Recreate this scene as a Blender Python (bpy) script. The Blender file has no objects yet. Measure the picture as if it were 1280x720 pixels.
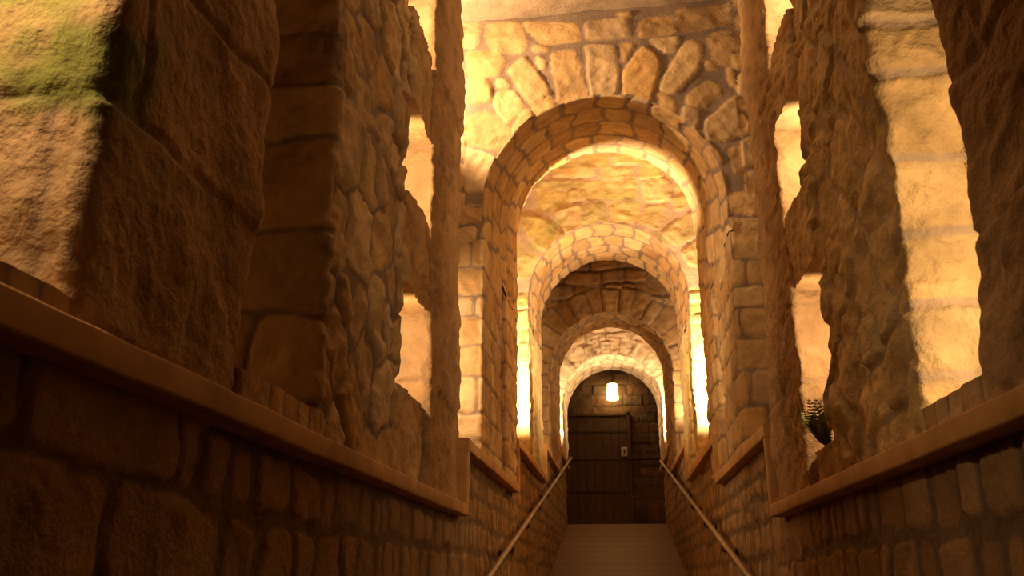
import bpy, math, random
import numpy as np

# ------------------------------------------------------------------ basics
C = bpy.context.scene.collection
EYE = 1.87                      # eye height above the ramp where the camera stands
XL, XR = -0.66, 0.64            # corridor faces
XC, RAD = (XL + XR) / 2, (XR - XL) / 2
RNG = np.random.RandomState(7)

def hash3(ix, iy, iz, seed=0):
    h = (ix * 374761393 + iy * 668265263 + iz * 2147483647 + seed * 1274126177) & 0xFFFFFFFF
    h = ((h ^ (h >> 13)) * 1274126177) & 0xFFFFFFFF
    h = (h ^ (h >> 16)) & 0xFFFFFFFF
    return h.astype(np.float64) / 4294967295.0

def vnoise(p, seed=0):
    i = np.floor(p).astype(np.int64); f = p - i
    f = f * f * (3 - 2 * f)
    x, y, z = i[..., 0], i[..., 1], i[..., 2]
    fx, fy, fz = f[..., 0], f[..., 1], f[..., 2]
    def g(a, b, c): return hash3(x + a, y + b, z + c, seed)
    x00 = g(0,0,0) * (1-fx) + g(1,0,0) * fx; x10 = g(0,1,0) * (1-fx) + g(1,1,0) * fx
    x01 = g(0,0,1) * (1-fx) + g(1,0,1) * fx; x11 = g(0,1,1) * (1-fx) + g(1,1,1) * fx
    return ((x00 * (1-fy) + x10 * fy) * (1-fz) + (x01 * (1-fy) + x11 * fy) * fz) * 2 - 1

def fbm(p, octaves=3, seed=0):
    a, s, t = 1.0, 0.0, 0.0
    for o in range(octaves):
        s = s + a * vnoise(p * (2.03 ** o) + 17.3 * o, seed + o); t += a; a *= 0.5
    return s / t

def sstep(a, b, x):
    t = np.clip((x - a) / (b - a), 0, 1); return t * t * (3 - 2 * t)

# ------------------------------------------------------------------ object helpers
def empty(name, loc, label=None, cat=None, group=None):
    o = bpy.data.objects.new(name, None); C.objects.link(o); o.location = loc
    tag(o, label, cat, group); return o

def tag(o, label=None, cat=None, group=None, kind=None):
    if label: o['label'] = label
    if cat: o['category'] = cat
    if group: o['group'] = group
    if kind: o['kind'] = kind
    return o

def link(name, me, mat, parent=None):
    o = bpy.data.objects.new(name, me); C.objects.link(o)
    if mat: me.materials.append(mat)
    if parent is not None:
        o.parent = parent; o.location = (-parent.location[0], -parent.location[1], -parent.location[2])
    return o

def grid_mesh(name, grids):
    """grids: list of (P[nu,nv,3], T[nu,nv,3] tone, wrap_u) -> one smooth mesh"""
    vs, ts, qs, off = [], [], [], 0
    for P, T, wrap in grids:
        nu, nv = P.shape[:2]
        idx = np.arange(nu * nv).reshape(nu, nv) + off
        a = idx if not wrap else np.vstack([idx, idx[:1]])
        q = np.stack([a[:-1, :-1], a[1:, :-1], a[1:, 1:], a[:-1, 1:]], -1).reshape(-1, 4)
        vs.append(P.reshape(-1, 3)); ts.append(T.reshape(-1, 3)); qs.append(q); off += nu * nv
    V = np.concatenate(vs).astype(np.float32); T = np.concatenate(ts); Q = np.concatenate(qs).astype(np.int32)
    me = bpy.data.meshes.new(name)
    me.vertices.add(len(V)); me.vertices.foreach_set('co', V.ravel())
    me.loops.add(Q.size); me.loops.foreach_set('vertex_index', Q.ravel())
    me.polygons.add(len(Q))
    me.polygons.foreach_set('loop_start', np.arange(0, Q.size, 4, dtype=np.int32))
    me.polygons.foreach_set('loop_total', np.full(len(Q), 4, dtype=np.int32))
    me.polygons.foreach_set('use_smooth', np.ones(len(Q), dtype=bool))
    at = me.color_attributes.new('tone', 'FLOAT_COLOR', 'POINT')
    at.data.foreach_set('color', np.concatenate([T, np.ones((len(T), 1))], 1).astype(np.float32).ravel())
    me.update(); me.validate()
    return me

class Mesh:
    """collects boxes, tubes and lathes into ONE plain mesh"""
    def __init__(s): s.v, s.f, s.sm = [], [], []
    def box(s, lo, hi, bev=0.0):
        (x0, y0, z0), (x1, y1, z1) = lo, hi
        b = min(bev, (x1-x0)/2.2, (y1-y0)/2.2, (z1-z0)/2.2)
        n = len(s.v)
        if b <= 0:
            s.v += [(x, y, z) for z in (z0, z1) for y in (y0, y1) for x in (x0, x1)]
            for q in ((0,2,3,1), (4,5,7,6), (0,1,5,4), (2,6,7,3), (0,4,6,2), (1,3,7,5)): s.f.append([n+i for i in q]); s.sm.append(False)
            return s
        # chamfered box: three vertices at every corner
        idx = {}
        for cx in (0, 1):
            for cy in (0, 1):
                for cz in (0, 1):
                    X = (x0, x1)[cx]; Y = (y0, y1)[cy]; Z = (z0, z1)[cz]
                    dx = b if not cx else -b; dy = b if not cy else -b; dz = b if not cz else -b
                    for ax, p in enumerate(((X, Y+dy, Z+dz), (X+dx, Y, Z+dz), (X+dx, Y+dy, Z))):
                        idx[cx, cy, cz, ax] = len(s.v); s.v.append(p)
        def add(q, flip=False):
            s.f.append(q[::-1] if flip else q); s.sm.append(False)
        for c in (0, 1):
            add([idx[c,0,0,0], idx[c,1,0,0], idx[c,1,1,0], idx[c,0,1,0]], c == 0)
            add([idx[0,c,0,1], idx[0,c,1,1], idx[1,c,1,1], idx[1,c,0,1]], c == 0)
            add([idx[0,0,c,2], idx[1,0,c,2], idx[1,1,c,2], idx[0,1,c,2]], c == 0)
        for a in (0, 1):
            for bb in (0, 1):
                add([idx[0,a,bb,1], idx[1,a,bb,1], idx[1,a,bb,2], idx[0,a,bb,2]])
                add([idx[a,0,bb,0], idx[a,1,bb,0], idx[a,1,bb,2], idx[a,0,bb,2]])
                add([idx[a,bb,0,0], idx[a,bb,1,0], idx[a,bb,1,1], idx[a,bb,0,1]])
        for c in [(a, bb, cc) for a in (0, 1) for bb in (0, 1) for cc in (0, 1)]:
            add([idx[c + (0,)], idx[c + (1,)], idx[c + (2,)]])
        return s
    def tube(s, pts, rad, n=12, caps=True):
        pts = [np.array(p, float) for p in pts]; rings = []
        rr = rad if isinstance(rad, (list, tuple)) else [rad] * len(pts)
        for i, p in enumerate(pts):
            d = pts[min(i+1, len(pts)-1)] - pts[max(i-1, 0)]; d /= np.linalg.norm(d)
            up = np.array([0, 0, 1.]) if abs(d[2]) < .9 else np.array([1., 0, 0])
            a = np.cross(d, up); a /= np.linalg.norm(a); b = np.cross(a, d)
            rings.append(len(s.v))
            for k in range(n):
                t = 2*math.pi*k/n; s.v.append(tuple(p + rr[i]*(math.cos(t)*a + math.sin(t)*b)))
        for i in range(len(pts)-1):
            for k in range(n):
                k2 = (k+1) % n
                s.f.append([rings[i]+k, rings[i]+k2, rings[i+1]+k2, rings[i+1]+k]); s.sm.append(True)
        if caps:
            s.f.append([rings[0]+k for k in range(n)][::-1]); s.sm.append(False)
            s.f.append([rings[-1]+k for k in range(n)]); s.sm.append(False)
        return s
    def lathe(s, c, prof, n=24):
        rings = []
        for r, z in prof:
            rings.append(len(s.v))
            for k in range(n):
                t = 2*math.pi*k/n; s.v.append((c[0]+r*math.cos(t), c[1]+r*math.sin(t), c[2]+z))
        for i in range(len(prof)-1):
            for k in range(n):
                k2 = (k+1) % n
                s.f.append([rings[i]+k, rings[i]+k2, rings[i+1]+k2, rings[i+1]+k]); s.sm.append(True)
        return s
    def build(s, name, mat, parent=None):
        me = bpy.data.meshes.new(name); me.from_pydata(s.v, [], s.f)
        me.polygons.foreach_set('use_smooth', s.sm); me.update()
        return link(name, me, mat, parent)

# ------------------------------------------------------------------ materials
def nt_new(name):
    m = bpy.data.materials.new(name); m.use_nodes = True
    n = m.node_tree.nodes; n.clear()
    out = n.new('ShaderNodeOutputMaterial'); b = n.new('ShaderNodeBsdfPrincipled')
    m.node_tree.links.new(b.outputs[0], out.inputs[0])
    return m, m.node_tree, b

def rgb(c): return (c[0], c[1], c[2], 1)

def stone_mat(name, cols, mortar, moss=(.22, .24, .04), rough=.92, bump=.5, fine=55, contrast=.35):
    m, t, b = nt_new(name); N, L = t.nodes, t.links
    at = N.new('ShaderNodeVertexColor'); at.layer_name = 'tone'
    sep = N.new('ShaderNodeSeparateColor'); L.new(at.outputs[0], sep.inputs[0])
    ramp = N.new('ShaderNodeValToRGB'); cr = ramp.color_ramp
    while len(cr.elements) < len(cols): cr.elements.new(.5)
    for i, c in enumerate(cols):
        cr.elements[i].position = i / (len(cols)-1); cr.elements[i].color = rgb(c)
    L.new(sep.outputs[0], ramp.inputs[0])
    tc = N.new('ShaderNodeTexCoord')
    def noise(scale, detail=6, rough_=.6):
        n = N.new('ShaderNodeTexNoise'); n.inputs['Scale'].default_value = scale
        n.inputs['Detail'].default_value = detail; n.inputs['Roughness'].default_value = rough_
        L.new(tc.outputs['Object'], n.inputs['Vector']); return n
    n1 = noise(7, 8, .65); n2 = noise(fine, 4, .6)
    mx = N.new('ShaderNodeMix'); mx.data_type = 'RGBA'
    mx.inputs[6].default_value = rgb(mortar)
    L.new(sep.outputs[1], mx.inputs[0]); L.new(ramp.outputs[0], mx.inputs[7])
    mo = N.new('ShaderNodeMix'); mo.data_type = 'RGBA'; mo.inputs[7].default_value = rgb(moss)
    L.new(sep.outputs[2], mo.inputs[0]); L.new(mx.outputs[2], mo.inputs[6])
    mr = N.new('ShaderNodeMapRange'); mr.inputs[1].default_value = .3; mr.inputs[2].default_value = .7
    mr.inputs[3].default_value = 1 - contrast; mr.inputs[4].default_value = 1 + contrast * .6
    L.new(n1.outputs[0], mr.inputs[0])
    mul = N.new('ShaderNodeVectorMath'); mul.operation = 'SCALE'
    L.new(mo.outputs[2], mul.inputs[0]); L.new(mr.outputs[0], mul.inputs['Scale'])
    L.new(mul.outputs[0], b.inputs['Base Color'])
    b.inputs['Roughness'].default_value = rough; b.inputs['Specular IOR Level'].default_value = .2
    add = N.new('ShaderNodeMath'); add.operation = 'MULTIPLY_ADD'; add.inputs[1].default_value = .5
    L.new(n2.outputs[0], add.inputs[0]); L.new(n1.outputs[0], add.inputs[2])
    bp = N.new('ShaderNodeBump'); bp.inputs['Strength'].default_value = bump; bp.inputs['Distance'].default_value = .02
    L.new(add.outputs[0], bp.inputs['Height']); L.new(bp.outputs[0], b.inputs['Normal'])
    return m

TAN = [(.42, .25, .11), (.58, .38, .17), (.50, .30, .12), (.66, .46, .22), (.48, .33, .18), (.60, .36, .13)]
M_STONE = stone_mat('limestone_rubble', TAN, (.27, .19, .13))
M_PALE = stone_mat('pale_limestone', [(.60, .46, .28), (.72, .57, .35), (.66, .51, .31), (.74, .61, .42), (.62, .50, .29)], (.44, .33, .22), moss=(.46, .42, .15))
M_ROUGH = stone_mat('pitted_tufa', [(.44, .27, .12), (.50, .31, .14), (.46, .29, .14)], (.40, .26, .14), bump=.9, fine=40, contrast=.3)
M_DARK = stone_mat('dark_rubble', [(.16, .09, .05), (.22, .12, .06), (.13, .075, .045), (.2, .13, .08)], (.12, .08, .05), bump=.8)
M_WALL = stone_mat('lower_wall_rubble', [(.32, .19, .085), (.42, .255, .11), (.36, .22, .095), (.46, .285, .135)], (.215, .14, .08), bump=.7)
M_GALLERY = stone_mat('rough_golden_rock', [(.62, .44, .20), (.70, .50, .23), (.58, .42, .2)], (.5, .36, .2), bump=1.0, fine=35)

def plain_mat(name, col, rough=.6, metal=0, noise=None, bump=0.0, contrast=.15, stretch=(1, 1, 1), emit=None):
    m, t, b = nt_new(name); N, L = t.nodes, t.links
    b.inputs['Roughness'].default_value = rough; b.inputs['Metallic'].default_value = metal
    b.inputs['Base Color'].default_value = rgb(col); b.inputs['Specular IOR Level'].default_value = .3
    if noise:
        tc = N.new('ShaderNodeTexCoord'); mp = N.new('ShaderNodeMapping'); mp.inputs['Scale'].default_value = stretch
        L.new(tc.outputs['Object'], mp.inputs[0])
        n = N.new('ShaderNodeTexNoise'); n.inputs['Scale'].default_value = noise; n.inputs['Detail'].default_value = 7
        L.new(mp.outputs[0], n.inputs['Vector'])
        r = N.new('ShaderNodeValToRGB')
        r.color_ramp.elements[0].position = .3; r.color_ramp.elements[1].position = .7
        r.color_ramp.elements[0].color = rgb([c * (1-contrast) for c in col]); r.color_ramp.elements[1].color = rgb([min(1, c * (1+contrast)) for c in col])
        L.new(n.outputs[0], r.inputs[0]); L.new(r.outputs[0], b.inputs['Base Color'])
        bp = N.new('ShaderNodeBump'); bp.inputs['Strength'].default_value = bump; bp.inputs['Distance'].default_value = .01
        L.new(n.outputs[0], bp.inputs['Height']); L.new(bp.outputs[0], b.inputs['Normal'])
    if emit:
        b.inputs['Emission Color'].default_value = rgb(emit[0]); b.inputs['Emission Strength'].default_value = emit[1]
    return m
M_LEDGE = plain_mat('ledge_plaster', (.50, .27, .085), .7, noise=9, bump=.25, contrast=.22)
M_FLOOR = plain_mat('worn_ramp_stone', (.24, .15, .08), .6, noise=12, bump=.25, contrast=.2, stretch=(1, 9, 1))
M_METAL = plain_mat('brushed_rail', (.30, .20, .12), .5, .5, noise=60, bump=.05)
M_IRON = plain_mat('dark_iron', (.07, .045, .03), .5, .8, noise=60, bump=.1)
M_WOOD = plain_mat('dark_door_wood', (.13, .07, .032), .55, noise=14, bump=.4, contrast=.4, stretch=(6, 6, .7))
M_SHADE = plain_mat('lit_lantern_glass', (.9, .75, .45), .4, emit=((1, .66, .24), 9))
M_SIGN = plain_mat('white_switch_plate', (.75, .68, .5), .5)
M_LEAF = plain_mat('fern_leaf', (.26, .31, .08), .6, noise=30, contrast=.35)
M_STEM = plain_mat('fern_stem', (.2, .18, .06), .7)

# ------------------------------------------------------------------ stone layouts
class Courses:
    """Irregular coursed masonry: rows of random height split into stones of random width."""
    def __init__(s, v0, v1, u0, u1, rh, cw, joint=.014, rnd=.02, seed=1, warp=.02, rows=None):
        r = np.random.RandomState(seed); s.joint, s.rnd, s.warp, s.seed = joint, rnd, warp, seed
        e = [v0]
        while e[-1] < v1: e.append(e[-1] + r.uniform(*rh))
        if rows is not None: e = list(rows)
        s.rows = np.array(e); s.cols = []
        for _ in range(len(e)):
            c = [u0 - r.uniform(0, cw[1])]
            while c[-1] < u1: c.append(c[-1] + r.uniform(*cw))
            s.cols.append(np.array(c))
    def __call__(s, U, V, P):
        w = fbm(P * 5.5, 2, s.seed); w2 = fbm(P * 5.5 + 40, 2, s.seed + 9)
        U = U + s.warp * w; V = V + s.warp * w2
        ri = np.clip(np.searchsorted(s.rows, V) - 1, 0, len(s.rows) - 2)
        dv = np.minimum(V - s.rows[ri], s.rows[ri+1] - V)
        du = np.zeros_like(U); ci = np.zeros(U.shape, int)
        for k in np.unique(ri):
            m = ri == k; c = s.cols[k]
            j = np.clip(np.searchsorted(c, U[m]) - 1, 0, len(c) - 2)
            du[m] = np.minimum(U[m] - c[j], c[j+1] - U[m]); ci[m] = j
        du = du - s.joint / 2; dv = dv - s.joint / 2; q = s.rnd
        a = np.maximum(q - du, 0); b = np.maximum(q - dv, 0)
        sd = np.where((a > 0) & (b > 0), q - np.sqrt(a*a + b*b), np.minimum(du, dv))
        ident = hash3(ri.astype(np.int64), ci.astype(np.int64), np.full(U.shape, s.seed, np.int64), 3)
        return sd, ident

class Voronoi:
    """Random rubble: stones of uneven size packed without courses."""
    def __init__(s, su, sv, joint=.014, seed=1, warp=.015):
        s.su, s.sv, s.joint, s.seed, s.warp = su, sv, joint, seed, warp
    def __call__(s, U, V, P):
        w = fbm(P * 7, 2, s.seed); w2 = fbm(P * 7 + 40, 2, s.seed + 9)
        a = (U + s.warp * w) / s.su; b = (V + s.warp * w2) / s.sv
        b = b + .5 * (np.floor(a).astype(int) % 2) * 0
        ia, ib = np.floor(a).astype(np.int64), np.floor(b).astype(np.int64)
        z = np.full(a.shape, s.seed, np.int64); pts = []
        for i in (-1, 0, 1):
            for j in (-1, 0, 1):
                x, y = ia + i, ib + j
                px = x + .5 + .42 * (2 * hash3(x, y, z, 1) - 1) + .25 * (np.abs(y) % 2)
                py = y + .5 + .42 * (2 * hash3(x, y, z, 2) - 1)
                dx, dy = (px - a) * s.su, (py - b) * s.sv
                pts.append((np.maximum(np.abs(dx), np.abs(dy)) * .55 + .45 * np.hypot(dx, dy), hash3(x, y, z, 3)))
        D = np.stack([p[0] for p in pts]); I = np.stack([p[1] for p in pts])
        o = np.argsort(D, axis=0)[:2]
        d = np.take_along_axis(D, o, 0); ident = np.take_along_axis(I, o[:1], 0)[0]
        return (d[1] - d[0]) / 2 * 1.05 - s.joint / 2, ident

class Sided:
    """one layout on the faces across the corridor (laid out along x), another along it (laid out along y)"""
    def __init__(s, y0, y1, across, along): s.y0, s.y1, s.ac, s.al = y0, y1, across, along
    def __call__(s, U, V, P):
        x, y, z = P[..., 0], P[..., 1], P[..., 2]
        m = (y < s.y0 + .03) | (y > s.y1 - .03)
        a, ia = s.ac(x + 2, z, P); b, ib = s.al(y, z, P)
        return np.where(m, a, b), np.where(m, ia, ib)

class Polys:
    """Individually drawn stones (convex outlines in metres on the face), others fall back to a second layout."""
    def __init__(s, polys, fallback=None, where=None, warp=.008, seed=3):
        s.p, s.fb, s.where, s.warp, s.seed = [np.array(q, float) for q in polys], fallback, where, warp, seed
    def __call__(s, U, V, P):
        w = fbm(P * 14, 2, s.seed); w2 = fbm(P * 14 + 40, 2, s.seed + 9)
        U2 = U + s.warp * w; V2 = V + s.warp * w2
        best = np.full(U.shape, -9.0); ident = np.zeros(U.shape)
        for k, q in enumerate(s.p):
            area = 0.5 * np.sum(q[:, 0] * np.roll(q[:, 1], -1) - np.roll(q[:, 0], -1) * q[:, 1])
            if area < 0: q = q[::-1]
            sd = np.full(U.shape, 9.0); soft = np.zeros(U.shape)
            for i in range(len(q)):
                a, b = q[i], q[(i+1) % len(q)]; d = b - a; L = math.hypot(*d)
                if L < 1e-4: continue
                dist = (-(U2 - a[0]) * d[1] + (V2 - a[1]) * d[0]) / L
                sd = np.minimum(sd, dist); soft += np.exp(-np.clip(dist, -.5, 1) / .012)
            sd = -.012 * np.log(soft) + .012
            m = sd > best
            best = np.where(m, sd, best); ident = np.where(m, (k * .618034 + .1) % 1.0, ident)
        if s.fb is not None:
            sd2, id2 = s.fb(U, V, P); m = s.where(U, V)
            best = np.where(m, sd2, best); ident = np.where(m, id2, ident)
        return best, ident

def relief(P, N, U, V, layout, depth=.022, edge=.03, rough=.007, rfreq=22, lumps=.008, moss=0.0, mossf=None, seed=0, tilt=.012, cap=.006):
    """push the base surface P along N so it becomes stones standing in mortar"""
    if layout is None:
        sd, ident = np.full(U.shape, .05), .5 + .5 * fbm(P * 3, 2, seed)
    else:
        sd, ident = layout(U, V, P)
    e = np.clip(sd / edge, 0, 1)
    prof = np.clip(1 - (1 - e) ** 2.6, 0, 1)
    n = fbm(P * rfreq, 4, seed + 5); n2 = fbm(P * 6, 2, seed + 11)
    mask = sstep(-.002, .004, sd + .002 * n)
    facet = np.abs(fbm(P * 11 + ident[..., None] * 31, 2, seed + 21))
    h = prof * depth * (.75 + .5 * ident) + (ident - .5) * tilt * prof + mask * (rough * n - rough * 1.6 * facet) + (1 - mask) * .0025 * n + lumps * n2 - depth * .85
    mo = np.zeros(U.shape)
    if moss > 0:
        mo = sstep(.05, .55, fbm(P * 4.5, 3, seed + 31) + (moss - .5)) * .8
    if mossf is not None: mo = np.maximum(mo, mossf(P, n))
    T = np.stack([ident, mask, mo], -1)
    return P + N * h[..., None], T

def pier_mesh(name, x0, x1, y0, y1, z0, z1, res, layout, lean=0.0, rc=.025, zres=None, wob=.012, **kw):
    """closed dressed-stone upright: rounded rectangular loop x height, displaced outwards. z relative to the eye."""
    zres = zres or res
    pts, nor, s_acc = [], [], 0
    cs = [(x1-rc, y0+rc, -90), (x1-rc, y1-rc, 0), (x0+rc, y1-rc, 90), (x0+rc, y0+rc, 180)]
    for i, (cx, cy, a0) in enumerate(cs):
        for a in np.linspace(a0, a0+90, 5):
            t = math.radians(a); pts.append((cx+rc*math.cos(t), cy+rc*math.sin(t))); nor.append((math.cos(t), math.sin(t)))
        nx = cs[(i+1) % 4]; t = math.radians(a0+90); ex = (nx[0]+rc*math.cos(t), nx[1]+rc*math.sin(t))
        st = pts[-1]; L = math.hypot(ex[0]-st[0], ex[1]-st[1]); k = max(1, int(L / res))
        for j in range(1, k):
            f = j/k; pts.append((st[0]+(ex[0]-st[0])*f, st[1]+(ex[1]-st[1])*f)); nor.append((math.cos(t), math.sin(t)))
    pts, nor = np.array(pts), np.array(nor)
    seg = np.linalg.norm(np.roll(pts, -1, 0) - pts, axis=1); s = np.concatenate([[0], np.cumsum(seg)[:-1]])
    nz = max(2, int((z1-z0)/zres)); z = np.linspace(z0, z1, nz)
    P = np.zeros((len(pts), nz, 3)); P[..., 0] = pts[:, 0:1] + lean * (z - z0); P[..., 1] = pts[:, 1:2]; P[..., 2] = z
    N = np.zeros_like(P); N[..., 0] = nor[:, 0:1]; N[..., 1] = nor[:, 1:2]
    w = fbm(P * np.array([3, 3, 4.0]), 2, kw.get('seed', 0) + 50)
    P = P + N * (wob * w)[..., None]
    # face coordinate measured along whichever side the point lies on
    U = np.repeat(s[:, None], nz, 1); V = P[..., 2].copy()
    P, T = relief(P, N, U, V, layout, **kw)
    P[..., 2] += EYE
    grids = [(P, T, True)]
    for end in (0, -1):                       # close top and bottom
        ring = P[:, end]; c = ring.mean(0); cap = np.stack([ring, np.repeat(c[None], len(ring), 0)], 1)
        tcap = np.stack([T[:, end], T[:, end]], 1)
        if end == 0: cap = cap[:, ::-1]; tcap = tcap[:, ::-1]
        grids.append((cap, tcap, True))
    return grid_mesh(name, grids)

def sheet(origin, du, dv, nu, nv, normal, layout, **kw):
    """flat relief patch; origin, du, dv in metres (z relative to eye)"""
    o, a, b, n = [np.array(q, float) for q in (origin, du, dv, normal)]
    fu, fv = np.linspace(0, 1, nu), np.linspace(0, 1, nv)
    P = o + fu[:, None, None] * a + fv[None, :, None] * b
    U = (fu * np.linalg.norm(a))[:, None] + 0 * fv[None]; V = 0 * fu[:, None] + (fv * np.linalg.norm(b))[None]
    N = np.broadcast_to(n, P.shape)
    kwx = dict(kw); P, T = relief(P, N, U, V, layout, **kwx)
    P[..., 2] += EYE
    if np.dot(np.cross(a, b), n) < 0: P, T = P[::-1], T[::-1]
    return (P, T, False)

# ------------------------------------------------------------------ camera and unprojection used to read sizes off the first arch
F = 1083.0; TH = math.atan(362 / F); PSI = math.atan(134 / math.hypot(F, 362))
_h = np.array([-math.sin(PSI), math.cos(PSI), 0]); _r = np.array([math.cos(PSI), math.sin(PSI), 0]); _z = np.array([0, 0, 1.])
_F = math.cos(TH)*_h + math.sin(TH)*_z; _U = -math.sin(TH)*_h + math.cos(TH)*_z
def on_face(u, v, y):
    d = _F*F + _r*(u-640) - _U*(v-360); d = d * (y / d[1]); return (d[0], d[2])

cam = bpy.data.cameras.new('camera'); co = bpy.data.objects.new('camera', cam); C.objects.link(co)
co.location = (0, 0, EYE); co.rotation_euler = (math.pi/2 + TH, 0, PSI)
cam.sensor_width = 36; cam.lens = F / 1280 * 36; cam.clip_start = .02
cam.dof.use_dof = True; cam.dof.focus_distance = 4.3; cam.dof.aperture_fstop = 10.0
bpy.context.scene.camera = co

# ------------------------------------------------------------------ ramp
SL = .205; Y_TOP = 12.6; Z_TOP = .71
def floor_z(y): return Z_TOP - SL * (Y_TOP - min(y, Y_TOP)) if y > 0 else Z_TOP - SL * Y_TOP
fl = Mesh()
ys = [-2.5, 0] + [0.35 * i for i in range(1, 36)] + [Y_TOP, 14.6]
for a, b in zip(ys[:-1], ys[1:]):
    g = .006 if b - a < .5 else 0
    n = len(fl.v); za, zb = floor_z(a) + EYE, floor_z(b) + EYE
    xw = 1.25 if a >= Y_TOP else .80
    fl.v += [(-xw, a, za), (xw, a, za), (xw, b-g, zb - g*SL), (-xw, b-g, zb - g*SL), (xw, b, zb-.006), (-xw, b, zb-.006),
             (-xw, a, za-.25), (xw, a, za-.25), (xw, b, zb-.25), (-xw, b, zb-.25)]
    for q in ((0,1,2,3), (3,2,4,5), (6,9,8,7), (0,3,5,9,6), (1,7,8,4,2), (6,7,1,0), (9,5,4,8)): fl.f.append([n+i for i in q]); fl.sm.append(False)
tag(fl.build('floor', M_FLOOR), kind='structure')

# ------------------------------------------------------------------ lower side walls, ledges
# bays: (y start, y end, ledge top relative to the eye)
BAYS_L = [(-1.2, 3.80, .30), (3.80, 5.86, .59), (5.86, 8.30, .90), (8.30, 10.60, 1.22), (10.60, 12.58, 1.50)]
BAYS_R = [(-1.2, 3.70, .28), (3.70, 5.62, .61), (5.62, 7.90, .86), (7.90, 10.30, 1.17), (10.30, 12.58, 1.46)]
def lower_wall(name, side, bays, seed):
    x = (XL - .03) if side < 0 else (XR + .03); nrm = (-side, 0, 0); gs = []
    small = Courses(-3, 3, -.2, 20, (.10, .19), (.08, .22), joint=.03, rnd=.025, seed=seed, warp=.03)
    big = Courses(-3, 3, -.2, 20, (.16, .26), (.2, .42), joint=.012, rnd=.03, seed=seed+1, warp=.03)
    class Mixed:
        def __call__(s, U, V, P):
            y, z = P[..., 1], P[..., 2]
            a, ia = small(y, z, P); b, ib = big(y, z, P)
            if side < 0: m = (y + .12 * fbm(P*6, 2, 5)) < 1.42
            else: m = np.abs(y - 1.9) > 1.5
            m = m & (y < 4)
            return np.where(m, b, a), np.where(m, ib, ia)
    lay = Mixed()
    for i, (a, b, zt) in enumerate(bays):
        ymid = max(a, .6)
        res = .007 if i == 0 else (.011 if i == 1 else .02)
        zlow = -.12 if i < 2 else floor_z(a) - .05
        gs.append(sheet((x, ymid, zlow), (0, b-ymid, 0), (0, 0, zt-zlow), int((b-ymid)/res), int((zt-zlow)/res)+1, nrm, lay, depth=.007, edge=.012, rough=.005, seed=seed+i, tilt=.005, lumps=.006))
        if i < 2:
            zb = floor_z(a) - .3
            gs.append(sheet((x, a, zb), (0, b-a, 0), (0, 0, zlow-zb), int((b-a)/.04), int((zlow-zb)/.04)+1, nrm, lay, depth=.016, edge=.02, seed=seed+i))
        if i == 0:
            gs.append(sheet((x, a, zlow), (0, ymid-a, 0), (0, 0, zt-zlow), 60, 30, nrm, lay, depth=.016, edge=.02, seed=seed+i))
        # solid top and back of the wall so it is a real thickness
        xb = x + side * .22
        gs.append(sheet((x, a, zt-.01), (0, b-a, 0), (xb-x, 0, 0), int((b-a)/.05)+2, 8, (0, 0, 1), None, seed=seed))
        gs.append(sheet((xb, a, floor_z(a)-.3), (0, b-a, 0), (0, 0, zt-floor_z(a)+.29), int((b-a)/.08)+2, 20, (side, 0, 0), None, seed=seed))
    return tag(link(name, grid_mesh(name, gs), M_WALL), kind='structure')
lower_wall('wall_left', -1, BAYS_L, 11)
lower_wall('wall_right', 1, BAYS_R, 23)

tn = 0
def ledge(side, bays):
    global tn
    for i, (a, b, zt) in enumerate(bays):
        tn += 1
        xf = (XL + .022) if side < 0 else (XR - .022); xb = xf + side * .27
        th = .048 if i == 0 else .055
        # gently uneven board of plaster: swept rounded profile
        n = max(8, int((b-a)/.03)); yy = np.linspace(a, b-.002, n)
        prof = []                                     # (x fraction from front, z) around the section
        r = .006
        for k in range(5): t = math.pi + k*math.pi/8; prof.append((r + r*math.cos(t), -th + r + r*math.sin(t)))
        prof += [(.135, -th), (.27, -th), (.27, 0), (.135, 0)]
        for k in range(5): t = math.pi/2 + k*math.pi/8; prof.append((r + r*math.cos(t), -r + r*math.sin(t)))
        prof = np.array(prof)
        P = np.zeros((len(prof), n, 3)); P[..., 0] = xf + side * prof[:, 0:1]; P[..., 1] = yy; P[..., 2] = zt + prof[:, 1:2]
        w = fbm(P * np.array([1, 5, 1]), 3, tn)
        P[..., 2] += .004 * w; P[..., 0] += -side * .003 * fbm(P * 9, 2, tn+3) * (prof[:, 0:1] < .02)
        P[..., 2] += EYE
        T = np.zeros_like(P); T[..., 1] = 1
        g = [(P if side > 0 else P[::-1], T, True)]
        for e in (0, -1):
            ring = P[:, e]; cc = np.repeat(ring.mean(0)[None], len(ring), 0)
            g.append((np.stack([ring, cc], 1), np.ones((len(ring), 2, 3)), True))
        m = Mesh()
        me = grid_mesh('trim', g); o = link('trim_%d' % tn, me, M_LEDGE); tag(o, kind='structure')
        if i + 1 < len(bays):                          # upright board closing the step up to the next ledge
            tn += 1; z2 = bays[i+1][2]
            x0, x1 = sorted((xf, xb))
            m.box((x0, b, zt - th + EYE), (x1, b + .035, z2 - .055 + EYE), .006)
            tag(m.build('trim_%d' % tn, M_LEDGE), kind='structure')
ledge(-1, BAYS_L); ledge(1, BAYS_R)

# ------------------------------------------------------------------ piers of the near bay
CEIL1 = 3.12; CEIL2 = 3.75
WT = .22                                    # thickness of the pierced side walls
def pier(side, y0, y1, z0, label, res, layout, mat, wt=WT, z1=CEIL1 - .01, lean=.012, zres=None, **kw):
    if side < 0: x0, x1 = XL - wt, XL
    else: x0, x1 = XR, XR + wt
    x0 += .004; x1 -= .004
    me = pier_mesh('stone_pier', x0, x1, y0, y1, z0 + .003, z1, res, layout, lean=side*lean, zres=zres, **kw)
    o = link('stone_pier', me, mat); tag(o, label, 'pier', 'stone piers standing on the side ledges'); return o

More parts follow.
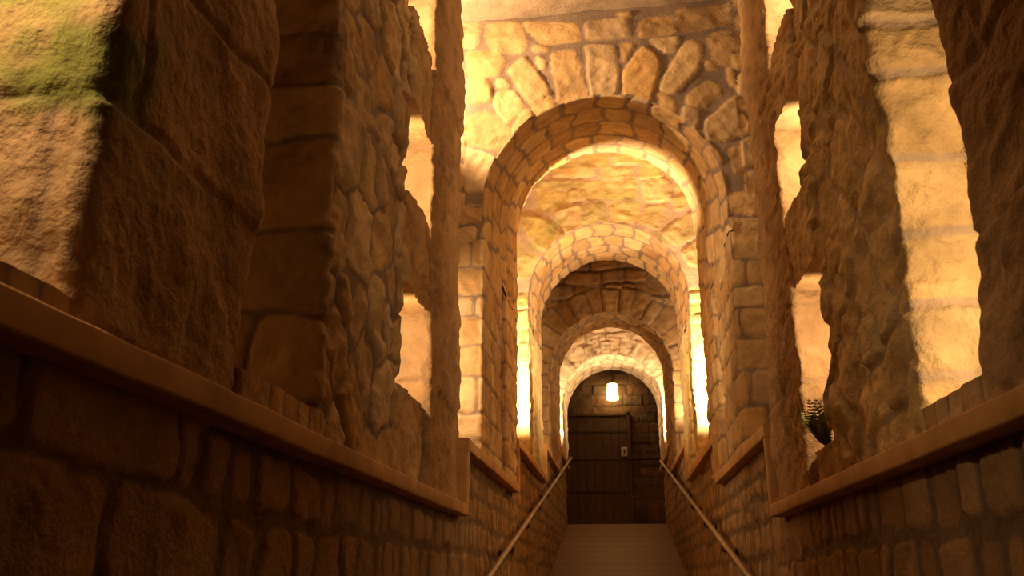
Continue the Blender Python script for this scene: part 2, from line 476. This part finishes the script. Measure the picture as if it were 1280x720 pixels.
def mossy(P, n):
    return sstep(.45, .62, P[..., 2] + .12 * n) * sstep(1.12, 1.02, P[..., 1]) * sstep(-.3, .35, fbm(P * 9, 3, 77)) * .9

def quoins(seed, rh, cw, **kw): return Courses(-.5, 4.5, -.3, 6, rh, cw, seed=seed, **kw)

zv = lambda u, v, y: on_face(u, v, y)[1]
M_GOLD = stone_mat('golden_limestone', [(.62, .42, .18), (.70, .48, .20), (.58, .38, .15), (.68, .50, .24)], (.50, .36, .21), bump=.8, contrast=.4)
pier(-1, .96, 1.49, .30, 'broad pitted stone pier on the left ledge, closest one to the viewer', .007,
     Courses(.2, 4.5, -.3, 6, (.20, .34), (.45, .9), joint=.010, rnd=.03, seed=4, warp=.03, rows=[.1, .30, zv(60, 140, 1.0), .93, 1.3, 1.7, 2.2, 2.7, 3.3]), M_ROUGH,
     depth=.008, edge=.012, rough=.006, rfreq=26, lumps=.010, seed=2, wob=.018, mossf=mossy, rc=.03, wt=.34)
pier(-1, 1.90, 2.66, .30, 'wide rubble pier on the left ledge with a dark side facing the viewer', .008,
     Sided(1.9, 2.66, Courses(.2, 4.5, 1, 6, (.14, .24), (9, 9.1), joint=.012, rnd=.03, seed=31, warp=.03), Voronoi(.16, .20, .014, 31, .02)), M_STONE,
     depth=.012, edge=.014, rough=.012, lumps=.008, seed=9, wob=.018, wt=.40)
pier(-1, 3.10, 3.76, .30, 'slim plastered pier ending the first left ledge', .010,
     Courses(.2, 4.5, -.3, 6, (.3, .5), (.5, .8), joint=.006, rnd=.02, seed=8, warp=.03), M_ROUGH,
     depth=.006, edge=.010, rough=.011, lumps=.008, seed=14, wob=.012, rc=.02)
pier(1, .98, 1.54, .28, 'shadowed stone pier on the right ledge, at the picture edge', .009,
     Courses(.2, 4.5, -.3, 6, (.25, .4), (.35, .7), joint=.010, rnd=.03, seed=6, warp=.03), M_ROUGH,
     depth=.008, edge=.012, rough=.008, lumps=.012, seed=17, wob=.03)
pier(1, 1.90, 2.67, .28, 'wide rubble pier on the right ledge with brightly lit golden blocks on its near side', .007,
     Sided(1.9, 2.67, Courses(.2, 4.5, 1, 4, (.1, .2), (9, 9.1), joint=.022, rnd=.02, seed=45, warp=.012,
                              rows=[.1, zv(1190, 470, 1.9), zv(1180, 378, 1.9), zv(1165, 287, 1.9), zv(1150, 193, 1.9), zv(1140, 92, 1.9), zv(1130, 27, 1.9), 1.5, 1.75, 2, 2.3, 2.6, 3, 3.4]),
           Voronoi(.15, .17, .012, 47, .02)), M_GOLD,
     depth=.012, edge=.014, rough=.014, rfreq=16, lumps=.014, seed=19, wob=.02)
pier(1, 3.08, 3.66, .28, 'slim plastered pier ending the first right ledge', .010,
     Courses(.2, 4.5, -.3, 6, (.3, .5), (.5, .8), joint=.006, rnd=.02, seed=10, warp=.03), M_ROUGH,
     depth=.006, edge=.010, rough=.011, lumps=.008, seed=24, wob=.012, rc=.02)

# crosswise blocks set in the narrow opening between second and third pier
def block(side, y0, y1, za, zb, inset, label, seed, mat=None, wt=.15):
    xf = (XL - inset) if side < 0 else (XR + inset); x0, x1 = sorted((xf, xf + side*wt))
    me = pier_mesh('stone_block', x0, x1, y0, y1, za, zb, .009, None, rc=.02, wob=.014, rough=.009, lumps=.01, seed=seed)
    o = link('stone_block', me, mat or M_STONE); tag(o, label, 'stone block', 'blocks bridging the narrow side openings')
    return o
block(-1, 2.70, 3.08, .95, 1.29, .02, 'lower crosswise block in the narrow opening left of the slim left pier', 61)
block(-1, 2.70, 3.08, 1.66, 2.05, .02, 'upper crosswise block in the narrow opening left of the slim left pier', 62)
block(-1, 2.70, 3.08, .303, .60, .03, 'bottom block filling the foot of the narrow left opening', 63)
block(1, 2.71, 3.06, .98, 1.25, .02, 'lower crosswise block in the narrow opening beside the slim right pier', 64)
block(1, 2.71, 3.06, 1.63, 1.93, .02, 'upper crosswise block in the narrow opening beside the slim right pier', 65)
block(1, 2.71, 3.06, .283, .40, .03, 'low block under the fern in the narrow right opening', 66)

# low sills of small stones closing the foot of the wide openings
def sill(side, y0, y1, z0, h, label, seed):
    x0, x1 = ((XL - WT, XL - .008) if side < 0 else (XR + .008, XR + WT))
    lay = Courses(-1, 2, -.3, 6, (.2, .3), (.05, .1), joint=.008, rnd=.012, seed=seed, warp=.01)
    me = pier_mesh('opening_sill', x0, x1, y0, y1, z0+.003, z0+h, .008, lay, rc=.015, wob=.006, depth=.003, edge=.010, rough=.006, lumps=.006, tilt=.004, seed=seed)
    o = link('opening_sill', me, M_STONE); tag(o, label, 'sill', 'low stone sills in the side openings')
sill(-1, 1.47, 1.93, .30, .062, 'low stone sill under the black left opening', 71)
sill(1, 1.52, 1.93, .28, .06, 'low stone sill under the bright golden right opening', 72)
sill(-1, .4, 1.03, .30, .035, 'low stone sill under the mossy opening at the left edge', 73)

# ------------------------------------------------------------------ arches
def arch(name, y0, y1, c0, c1, ztop, face_lay, soffit_lay, label, mat_face, mat_soffit, res, slot=None, jz=(.6, .6), face_kw={}, soff_kw={}, jamb_lay=None, jamb_mat=None, wt=.62, jres=None, xw=1.52, dark_side=None):
    """y0..y1 front and back, c0/c1 crown heights front/back; springing one radius lower."""
    root = empty(name, (XC, y0, c0 - RAD + EYE), label, 'arch', 'round stone arches across the corridor')
    LEG = .2; zbot = c0 - RAD - LEG
    na = int(math.pi * RAD / res); nl = max(3, int(.35 / res))
    lf = np.linspace(1, 0, nl, endpoint=False)                 # leg fraction: 1 at the foot, towards 0 at the springing
    th = np.concatenate([np.zeros(nl), np.linspace(0, math.pi, na), np.full(nl, math.pi)])
    leg = np.concatenate([lf, np.zeros(na), lf[::-1]]); nt = len(th)
    ct, st = np.cos(th)[:, None], np.sin(th)[:, None]
    def drop(zc): return leg[:, None] * (zc - zbot)
    def face(y, c, front, r_):
        zc = c - RAD
        rm = np.minimum(xw / np.maximum(np.abs(ct), 1e-6), (ztop - zc) / np.maximum(st, 1e-6))
        nr = int(1.0 / r_); fr = np.linspace(1, 0, nr) ** 1.15
        R = (RAD + .018) + (rm - RAD - .018) * fr[None]
        P = np.zeros((nt, nr, 3)); P[..., 0] = XC + R*ct; P[..., 1] = y; P[..., 2] = zc + R*st - drop(zc)
        N = np.zeros_like(P); N[..., 1] = -1 if front else 1
        return P, N, R
    P, N, R = face(y0, c0, True, res)
    Uf, Vf = P[..., 0].copy(), P[..., 2].copy()
    kw = dict(depth=.012, edge=.014, rough=.008); kw.update(face_kw)
    Pf, Tf = relief(P, N, Uf, Vf, face_lay(th[:, None] + 0*R, R, c0 - RAD), **kw)
    # ---- soffit with rounded arris (front: from face into the barrel)
    ny = max(6, int((y1-y0) / (res*1.3)))
    yy = np.linspace(0, 1, ny)
    arris = [(RAD+.018, y0), (RAD+.007, y0+.003), (RAD+.001, y0+.010)]
    prof = arris + [(RAD, y0 + .018 + (y1-y0-.036)*q) for q in yy] + [(RAD+.001, y1-.01), (RAD+.007, y1-.003), (RAD+.018, y1)]
    pr = np.array(prof); fy = (pr[:, 1]-y0)/(y1-y0); zc = ((c0 + (c1-c0)*fy) - RAD)[None]
    P = np.zeros((nt, len(pr), 3))
    P[..., 0] = XC + pr[:, 0]*ct; P[..., 1] = pr[:, 1]; P[..., 2] = zc + pr[:, 0]*st - drop(zc)
    N = np.zeros_like(P); wy = np.clip((np.abs(pr[:, 1] - (y0+y1)/2) - (y1-y0)/2 + .018)/.018, 0, 1)
    sg = np.sign(pr[:, 1] - (y0+y1)/2)
    N[..., 0] = -ct*(1-wy); N[..., 2] = -st*(1-wy); N[..., 1] = sg*wy
    N /= np.linalg.norm(N, axis=-1, keepdims=True) + 1e-9
    Us = th[:, None]*RAD + np.where(th[:, None] > 1.57, 1, -1) * drop(zc) + .5; Vs = pr[:, 1][None] + 0*Us
    kw = dict(depth=.008, edge=.010, rough=.006, tilt=.006, lumps=.006); kw.update(soff_kw)
    Ps, Ts = relief(P, N, Us, Vs, soffit_lay, **kw)
    Ps[:, 0] = Pf[:, -1]                                        # weld the arris to the face rim
    Pb, Nb, Rb = face(y1, c1, False, res*4)
    Pb, Tb = relief(Pb, Nb, Pb[..., 0].copy(), Pb[..., 2].copy(), None, seed=5, depth=0)
    Pb[:, -1] = Ps[:, -1]
    for q in (Pf, Ps, Pb): q[..., 2] += EYE
    link('arch_face', grid_mesh('arch_face', [(Pf, Tf, False)]), mat_face, root)
    link('soffit', grid_mesh('soffit', [(Ps, Ts, False)]), mat_soffit, root)
    link('arch_rear_face', grid_mesh('arch_rear_face', [(Pb[:, ::-1], Tb[:, ::-1], False)]), mat_soffit, root)
    # ---- jambs below the springing, split by a narrow slot window
    for side in (-1, 1):
        zl = jz[0] if side < 0 else jz[1]
        segs = [(y0, y1)] if slot is None else [(y0, slot[0]), (slot[1], y1)]
        for (a, b) in segs:
            x0, x1 = sorted(((XL if side < 0 else XR), (XL if side < 0 else XR) + side*(wt if a == y0 else .3)))
            me = pier_mesh('jamb', x0, x1, a, b, zl+.003, zbot + .01, jres or res, jamb_lay, rc=.018, wob=.006, lean=0,
                           depth=.010, edge=.012, rough=.008, lumps=.006, tilt=.006, seed=int(a*10)+side)
            link('jamb', me, jamb_mat or mat_face, root)
        if slot is not None:                                  # lintel over the slot window
            xx = (XL if side < 0 else XR) + side*.012
            x0, x1 = sorted((xx, xx + side*.29))
            me = pier_mesh('slot_lintel', x0, x1, slot[0]-.03, slot[1]+.03, zbot-.01, zbot+.16, .02, None, rc=.015, wob=.003, rough=.003, lumps=.003, depth=0, seed=90)
            link('slot_lintel', me, jamb_mat or mat_face, root)
    return root

# drawn stones of the first arch (outlines read off its face, 4.35 m away)
S = 3.2
A1PX = [
 [(160,90),(285,85),(312,175),(290,208),(175,200),(152,150)], [(64,85),(110,82),(128,130),(108,185),(64,185)],
 [(66,205),(195,205),(224,240),(200,300),(72,300)], [(70,312),(150,312),(172,345),(165,405),(72,402)],
 [(195,318),(240,318),(245,345),(195,345)],
 [(305,85),(515,92),(524,160),(380,172),(310,110)], [(555,82),(715,72),(726,145),(556,152)],
 [(790,70),(895,65),(908,122),(770,145),(762,110)], [(920,35),(1115,20),(1120,95),(940,122),(920,80)],
 [(812,152),(922,145),(905,200),(870,208),(835,190)], [(1035,140),(1165,115),(1200,150),(1200,240),(1080,256),(1060,215)],
 [(238,280),(305,222),(412,375),(335,418)], [(180,385),(210,358),(262,362),(306,425),(245,492),(190,440)],
 [(412,215),(495,195),(520,230),(552,370),(545,400),(480,440),(445,415)],
 [(552,182),(660,176),(680,250),(682,350),(670,380),(575,384)], [(688,172),(740,174),(708,240)],
 [(706,280),(785,182),(850,240),(835,330),(800,425),(720,400),(702,370)],
 [(960,155),(1000,160),(1014,220),(1000,280),(905,372),(850,360),(848,330)],
 [(1040,316),(1095,345),(1090,375),(985,440),(955,410),(955,385)], [(1160,376),(1205,390),(1210,525),(1120,560),(1040,560),(1030,490)],
 [(1120,270),(1200,255),(1205,340),(1130,340)],
 [(100,455),(150,440),(215,480),(262,530),(262,560),(200,600),(140,590),(62,575),(62,480)],
 [(62,592),(120,600),(190,632),(185,760),(62,760)],
 [(335,418),(400,374),(428,400),(425,425),(352,460)], [(258,500),(320,432),(345,470),(270,545)],
 [(570,396),(680,392),(700,430),(600,440),(565,420)],
 [(840,370),(880,380),(915,420),(905,460),(845,425)], [(945,425),(1000,440),(1005,500),(975,520),(935,470)],
 [(1010,550),(1070,590),(1100,650),(1060,660),(1010,600)], [(1125,600),(1210,580),(1215,680),(1150,690)],
 [(355,225),(385,235),(388,262),(362,268)], [(1035,245),(1060,245),(1065,272),(1038,275)],
 [(680,50),(735,48),(735,66),(690,70)],
 [(340,185),(400,182),(400,200),(345,204)],
]
A1M = [[on_face(560 + x/S, y/S, 4.35) for x, y in q] for q in A1PX]
A1_TOPZ, A1_Y = CEIL1 + .08, 4.35

def ring_layout(n, ring, seed, rowh=(.12, .17), cw=(.16, .3), jit=.25):
    """voussoirs round the arch, coursed rubble beyond"""
    r = np.random.RandomState(seed)
    w = r.uniform(1-jit, 1+jit, n); e = np.concatenate([[0], np.cumsum(w)]) * math.pi / w.sum()
    back = Courses(-1, 5, -2, 2, rowh, cw, joint=.02, rnd=.03, seed=seed, warp=.03)
    ln = ring * r.uniform(.8, 1.15, n)
    def make(TH_, R, zc):
        def lay(U, V, P):
            t = TH_ + .03 * fbm(P*6, 2, seed)
            k = np.clip(np.searchsorted(e, t) - 1, 0, n-1)
            dt = np.minimum(t - e[k], e[k+1] - t) * R - .009
            dr = np.minimum(R - RAD + .05, RAD + ln[k] - R + .012 * fbm(P*9, 2, 4))
            q = .03; a = np.maximum(q-dt, 0); b = np.maximum(q-dr, 0)
            sd = np.where((a > 0) & (b > 0), q-np.sqrt(a*a+b*b), np.minimum(dt, dr))
            sd2, id2 = back(U, V, P)
            sd2 = np.minimum(sd2, R - RAD - ln[k] - .012)
            sdl, idl = back(U, V, P); lg = V < zc + .001
            m = R < RAD + ln[k] + .006
            sd = np.where(lg, sdl, sd); sd2 = np.where(lg, sdl, sd2)
            id2 = np.where(lg, idl, id2); m = m & ~lg
            return np.where(m, sd, sd2), np.where(m, (k*.618 + .2) % 1, id2)
        return lay
    return make

def a1_face(TH_, R, zc):
    fb = ring_layout(17, .3, 3)(TH_, R, zc)
    xl, _ = on_face(579, 300, 4.35); xr, _ = on_face(938, 300, 4.35)
    return Polys(A1M, fb, lambda U, V: (U < xl) | (U > xr) | (V < zc + .02))
A2PX = [
 [(300,140),(420,105),(560,92),(680,110),(770,150),(640,160),(540,165),(440,148)],
 [(285,172),(490,178),(500,205),(490,228),(290,232)], [(530,185),(680,182),(688,235),(545,242)],
 [(715,172),(800,168),(832,185),(828,238),(720,242)], [(845,182),(925,190),(940,230),(860,240)],
 [(450,258),(700,252),(706,330),(640,342),(450,342)], [(732,255),(850,248),(872,270),(870,350),(745,358)],
 [(150,265),(430,252),(440,290),(170,300)], [(205,315),(355,312),(350,375),(300,400),(210,400)], [(365,305),(440,300),(444,345),(370,352)],
 [(890,262),(960,250),(990,290),(895,318)], [(880,345),(1020,310),(1050,350),(905,400)],
 [(432,388),(455,368),(540,370),(552,465),(445,490)], [(580,366),(690,358),(708,380),(705,456),(578,462)],
 [(300,408),(415,380),(440,500),(350,525)], [(715,458),(755,385),(850,370),(812,502)],
 [(115,430),(230,440),(340,535),(265,612),(210,590),(130,490)], [(830,510),(1000,400),(1050,400),(1050,500),(905,580)],
 [(115,630),(180,620),(245,660),(200,740),(110,740)], [(925,610),(1050,530),(1060,660),(980,680)],
]
A2M = [[on_face(620 + x/4, 162 + y/4, 6.9) for x, y in q] for q in A2PX]
def a2_face(TH_, R, zc):
    fb = ring_layout(13, .33, 12, (.13, .2), (.25, .42))(TH_, R, zc)
    return Polys(A2M, fb, lambda U, V: (V < zc + .05) | (V > 3.42) | (np.abs(U - XC) > .9), warp=.012)
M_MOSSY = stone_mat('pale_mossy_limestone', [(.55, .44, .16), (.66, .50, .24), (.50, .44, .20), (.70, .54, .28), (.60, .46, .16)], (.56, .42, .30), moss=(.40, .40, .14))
soff = lambda seed, cw=(.18, .34), rh=(.12, .19): Courses(3, 15, -.1, 3.3, cw, rh, joint=.026, rnd=.04, seed=seed, warp=.04)

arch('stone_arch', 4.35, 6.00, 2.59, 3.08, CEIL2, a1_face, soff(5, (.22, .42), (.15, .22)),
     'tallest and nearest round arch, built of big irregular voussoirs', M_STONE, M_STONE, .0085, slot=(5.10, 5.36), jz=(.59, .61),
     face_kw=dict(depth=.014, edge=.014, rough=.010, seed=41), jamb_lay=Courses(0, 4, -.2, 6, (.12, .24), (.14, .34), joint=.012, rnd=.025, seed=15, warp=.02), jres=.011)
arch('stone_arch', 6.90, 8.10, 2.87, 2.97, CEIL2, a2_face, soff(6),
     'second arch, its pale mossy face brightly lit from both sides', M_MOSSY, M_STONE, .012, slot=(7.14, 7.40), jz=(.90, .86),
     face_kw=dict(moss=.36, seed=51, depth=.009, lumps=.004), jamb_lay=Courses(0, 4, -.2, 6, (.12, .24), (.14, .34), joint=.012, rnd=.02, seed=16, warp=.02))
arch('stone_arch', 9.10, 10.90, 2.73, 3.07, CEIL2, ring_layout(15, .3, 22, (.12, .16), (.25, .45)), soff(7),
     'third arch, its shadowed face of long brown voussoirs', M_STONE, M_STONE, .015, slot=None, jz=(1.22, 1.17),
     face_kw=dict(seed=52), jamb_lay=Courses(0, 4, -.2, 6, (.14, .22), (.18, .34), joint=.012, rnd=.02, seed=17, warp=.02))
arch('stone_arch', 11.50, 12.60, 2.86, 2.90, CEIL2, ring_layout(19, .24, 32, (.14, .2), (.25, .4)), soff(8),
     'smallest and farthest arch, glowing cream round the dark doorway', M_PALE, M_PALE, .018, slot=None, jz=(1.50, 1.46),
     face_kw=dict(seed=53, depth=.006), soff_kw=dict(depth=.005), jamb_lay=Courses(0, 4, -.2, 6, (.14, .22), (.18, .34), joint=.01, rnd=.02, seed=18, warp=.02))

# ------------------------------------------------------------------ gallery walls, ceilings, room behind
def gal(name, side):
    lay = Courses(-4, 4, -3, 20, (.18, .32), (.3, .6), joint=.02, rnd=.04, seed=80+side, warp=.04)
    x = XC + side*1.47; gs = []
    gs.append(sheet((x, -2.5, -2.3), (0, 15.2, 0), (0, 0, 6.1), 500, 220, (-side, 0, 0), lay, depth=.03, edge=.05, rough=.015, rfreq=12, moss=.35, seed=5))
    # narrow gallery floors between the corridor wall and the outer wall
    bays = BAYS_L if side < 0 else BAYS_R
    xi = (XL - .23) if side < 0 else (XR + .23)
    for a, b, z in bays:
        gs.append(sheet((xi, a, z-.25), (0, b-a, 0), (x-xi, 0, 0), 40, 20, (0, 0, 1), None, seed=6))
    return tag(link(name, grid_mesh(name, gs), M_GALLERY), kind='structure')
gal('wall_outer_left', -1); gal('wall_outer_right', 1)

cl = Courses(-3, 20, -3, 6, (.4, .7), (.5, 1.1), joint=.02, rnd=.06, seed=91, warp=.05)
tag(link('ceiling', grid_mesh('ceiling', [
    sheet((-1.6, -2.5, CEIL1), (0, 6.86, 0), (3.2, 0, .07), 300, 150, (0, 0, -1), cl, depth=.02, edge=.05, rough=.01, rfreq=10, lumps=.02, seed=61),
    sheet((-1.6, 4.9, CEIL2), (0, 10, 0), (3.2, 0, 0), 200, 80, (0, 0, -1), cl, depth=.02, edge=.05, rough=.01, rfreq=10, lumps=.02, seed=62)]), M_PALE), kind='structure')
tag(link('wall_front', grid_mesh('wall_front', [sheet((-1.6, -2.4, -2.3), (3.2, 0, 0), (0, 0, 5.6), 60, 100, (0, 1, 0), cl, seed=63)]), M_DARK), kind='structure')

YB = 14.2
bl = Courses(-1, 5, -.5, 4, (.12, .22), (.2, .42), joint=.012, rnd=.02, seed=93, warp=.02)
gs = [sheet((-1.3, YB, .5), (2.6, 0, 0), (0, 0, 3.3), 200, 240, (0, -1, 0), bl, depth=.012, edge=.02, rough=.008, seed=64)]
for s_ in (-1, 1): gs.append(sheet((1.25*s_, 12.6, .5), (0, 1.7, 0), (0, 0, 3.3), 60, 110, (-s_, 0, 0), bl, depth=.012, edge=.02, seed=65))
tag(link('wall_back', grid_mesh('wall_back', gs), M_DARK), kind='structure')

# wooden door let into the back wall
xa, zt = on_face(717, 518, YB); xb_, _ = on_face(787, 518, YB); zb = Z_TOP
xa = -.78
dr = empty('door_1', ((xa+xb_)/2, YB-.03, zb+EYE)); tag(dr, kind='structure')
n_pl = 7; m = Mesh()
for i in range(n_pl):
    w = (xb_-xa-.1)/n_pl; m.box((xa+.05+i*w+.002, YB-.06, zb+EYE+.01), (xa+.05+(i+1)*w-.002, YB-.035, zt+EYE-.05), .004)
m.build('door_leaf', M_WOOD, dr)
m = Mesh(); m.box((xa, YB-.09, zb+EYE), (xa+.05, YB+.02, zt+EYE), .006); m.box((xb_-.05, YB-.09, zb+EYE), (xb_, YB+.02, zt+EYE), .006)
m.box((xa, YB-.09, zt+EYE-.05), (xb_, YB+.02, zt+EYE), .006); m.build('door_frame', M_WOOD, dr)
m = Mesh()
for q in (.3, .82): m.box((xa+.05, YB-.066, zb+EYE+(zt-zb)*q), (xb_-.05, YB-.058, zb+EYE+(zt-zb)*q+.04), .003)
m.build('hinge_strap', M_IRON, dr)
# bar across the wall
_, zr = on_face(770, 576, YB)
bar = Mesh(); bar.tube([(-.82, YB-.13, zr+EYE), (.9, YB-.13, zr+EYE)], .009, 10)
for x in (-.8, .05, .88): bar.tube([(x, YB-.13, zr+EYE), (x, YB+.02, zr+EYE)], .008, 8)
tag(bar.build('wall_bar', M_IRON), 'thin metal bar running across the dark back wall and door', 'bar')
# switch plate
sx, sz = on_face(780.5, 566, YB)
sp = empty('switch_plate', (sx, YB-.1, sz+EYE), 'small white plate on the dark back wall below the lantern', 'wall plate')
m = Mesh(); m.box((sx-.05, YB-.125, sz+EYE-.075), (sx+.05, YB-.08, sz+EYE+.075), .008); m.build('plate', M_SIGN, sp)
m = Mesh(); m.box((sx-.012, YB-.135, sz+EYE-.03), (sx+.012, YB-.122, sz+EYE+.03), .004); m.build('toggle', M_IRON, sp)

# lantern on the back wall
lx, lz = on_face(765.5, 490, YB-.16)
lt = empty('wall_lantern', (lx, YB, lz+EYE), 'small lit lantern hanging high on the back wall', 'lantern')
c = (lx, YB-.17, lz+EYE)
Mesh().lathe(c, [(.0, -.136), (.082, -.132), (.096, -.125), (.078, .125), (.072, .132), (0, .134)]).build('lamp_shade', M_SHADE, lt)
Mesh().lathe(c, [(0, .165), (.02, .16), (.03, .15), (.085, .138), (.086, .128), (0, .126)]).build('cap', M_IRON, lt)
m = Mesh(); m.tube([(lx, YB-.17, lz+EYE+.16), (lx, YB-.17, lz+EYE+.21), (lx, YB-.10, lz+EYE+.23), (lx, YB+.01, lz+EYE+.2)], .009, 8)
m.build('bracket', M_IRON, lt)

# ------------------------------------------------------------------ handrails
def rail(side, ya, yb, label):
    x = (XL + .05) if side < 0 else (XR - .05); zz = lambda y: .02 + (y-4.35)*.197
    root = empty('handrail', (x, ya, zz(ya)+EYE), label, 'handrail')
    pts = [(x, y, zz(y)+EYE) for y in np.linspace(ya, yb, 14)]
    pts.append((x + side*.035, yb+.06, zz(yb)+EYE+.004)); pts.append((x+side*.055, yb+.07, zz(yb)+EYE+.004))
    Mesh().tube(pts, .017, 14).build('rail', M_METAL, root)
    y = ya + .3
    while y < yb:
        m = Mesh(); m.tube([(x, y, zz(y)+EYE-.014), (x, y, zz(y)+EYE-.05), (x+side*.03, y, zz(y)+EYE-.065), (x+side*.085, y, zz(y)+EYE-.065)], .007, 8)
        m.tube([(x+side*.066, y, zz(y)+EYE-.065), (x+side*.078, y, zz(y)+EYE-.065)], .024, 14)
        m.build('bracket', M_IRON, root); y += .95
rail(-1, .2, 12.4, 'metal handrail along the left wall above the ramp')
rail(1, .2, 11.6, 'metal handrail along the right wall above the ramp')

# ------------------------------------------------------------------ fern in the narrow right opening
rr = random.Random(5)
fx, fy, fz = XR + .045, 2.91, .395
fr = empty('fern', (fx, fy, fz+EYE), 'green fern growing in the narrow opening of the right wall', 'fern')
for k in range(24):
    a = rr.uniform(0, 6.283); L = rr.uniform(.10, .19); lean_ = rr.uniform(.3, .8)
    pts = []
    for i in range(7):
        t = i/6; out = L*lean_*t*(.4+.6*t); up = L*(t - .45*lean_*t*t)
        pts.append(np.array([fx + math.cos(a)*out*.6 - .04*t, fy + math.sin(a)*out - .02*t, fz + EYE + up]))
    m = Mesh(); st = Mesh(); st.tube(pts, [.0016*(1-.8*i/6)+.0003 for i in range(7)], 5)
    side = np.array([-math.sin(a), math.cos(a), 0])
    for i in range(1, 14):
        t = i/14; j = min(int(t*6), 5); p = pts[j]*(1-(t*6-j)) + pts[j+1]*(t*6-j); d = pts[j+1]-pts[j]; d /= np.linalg.norm(d)
        ll = .032*math.sin(math.pi*(.15+.85*t))*(1 if t > .1 else .6)
        for s_ in (-1, 1):
            tip = p + side*s_*ll + d*ll*.5 + np.array([0, 0, -.15*ll]); mid = (p+tip)/2
            n = len(m.v); m.v += [tuple(p), tuple(mid+d*.0042+np.array([0,0,.001])), tuple(tip), tuple(mid-d*.0042)]
            m.f.append([n, n+1, n+2, n+3]); m.sm.append(False)
    fo = m.build('frond', M_LEAF, fr)
    link_parent = st.build('stem', M_STEM, None); link_parent.parent = fo

# ------------------------------------------------------------------ lights (the corridor's warm lamps and one added fill)
WARM = (1.0, .665, .37)
def lamp(x, y, z, power, rad=.05, aim=None, angle=150, blend=.5):
    l = bpy.data.lights.new('lamp_light', 'SPOT' if aim else 'POINT'); l.energy = power; l.shadow_soft_size = rad; l.color = WARM
    o = bpy.data.objects.new('lamp_light', l); C.objects.link(o); o.location = (x, y, z+EYE)
    if aim:
        from mathutils import Vector
        l.spot_size = math.radians(angle); l.spot_blend = blend
        o.rotation_euler = Vector(aim).to_track_quat('-Z', 'Y').to_euler()
    return o
lamp(-.93, .70, 1.02, 15, .05, (.0, 1, -.7), 140)       # left of the first opening
lamp(.85, 1.58, .42, 6, .03, (0, 1, .8), 160); lamp(.85, 1.56, .95, 4.5, .03, (0, 1, .2), 160)     # behind the near right pier
for zz, pw in ((.77, 6), (1.47, 9), (2.25, 12)):     # small lamps hidden in the narrow openings
    lamp(-.80, 2.77, zz, pw, .02, (.1, 1, 0), 140); lamp(.79, 2.79, zz, pw, .02, (-.1, 1, 0), 140)
lamp(-1.10, 3.84, 2.6, 72, .05, (.6, .5, .3), 125, .4)  # lights the first arch from the left
lamp(-1.02, 3.96, 1.1, 20, .04, (.25, 1, 0), 120)
lamp(-.86, 6.08, 1.7, 400, .04, (.68, -.14, 1), 72, .6)
lamp(-.92, 6.45, 1.2, 150, .05, (.25, .9, .9), 120)
lamp(0, 2.4, 2.9, 9, .25)                            # soft fill added above the frame to brighten the near bay's walls
lamp(.95, 5.10, 1.3, 6, .03); lamp(-.95, 7.15, 1.6, 7, .03); lamp(.95, 7.15, 1.6, 5, .03)
lamp(.92, 6.45, 1.2, 200, .05, (-.25, .9, .9), 120)
lamp(.88, 8.7, 1.6, 26, .05, (-.3, .8, .7), 110)
lamp(-.90, 11.15, 1.8, 85, .05, (.3, .8, .8), 120)
lamp(.90, 11.15, 1.8, 140, .05, (-.3, .8, .8), 120)
lamp(lx, YB-.36, lz-.05, 1.5, .08)

w = bpy.data.worlds.new('world'); bpy.context.scene.world = w; w.use_nodes = True
w.node_tree.nodes['Background'].inputs[0].default_value = (.02, .012, .006, 1); w.node_tree.nodes['Background'].inputs[1].default_value = .3
vs = bpy.context.scene.view_settings
vs.view_transform = 'Standard'; vs.look = 'None'; vs.gamma = 1; vs.exposure = 0.6
vs.use_curve_mapping = False
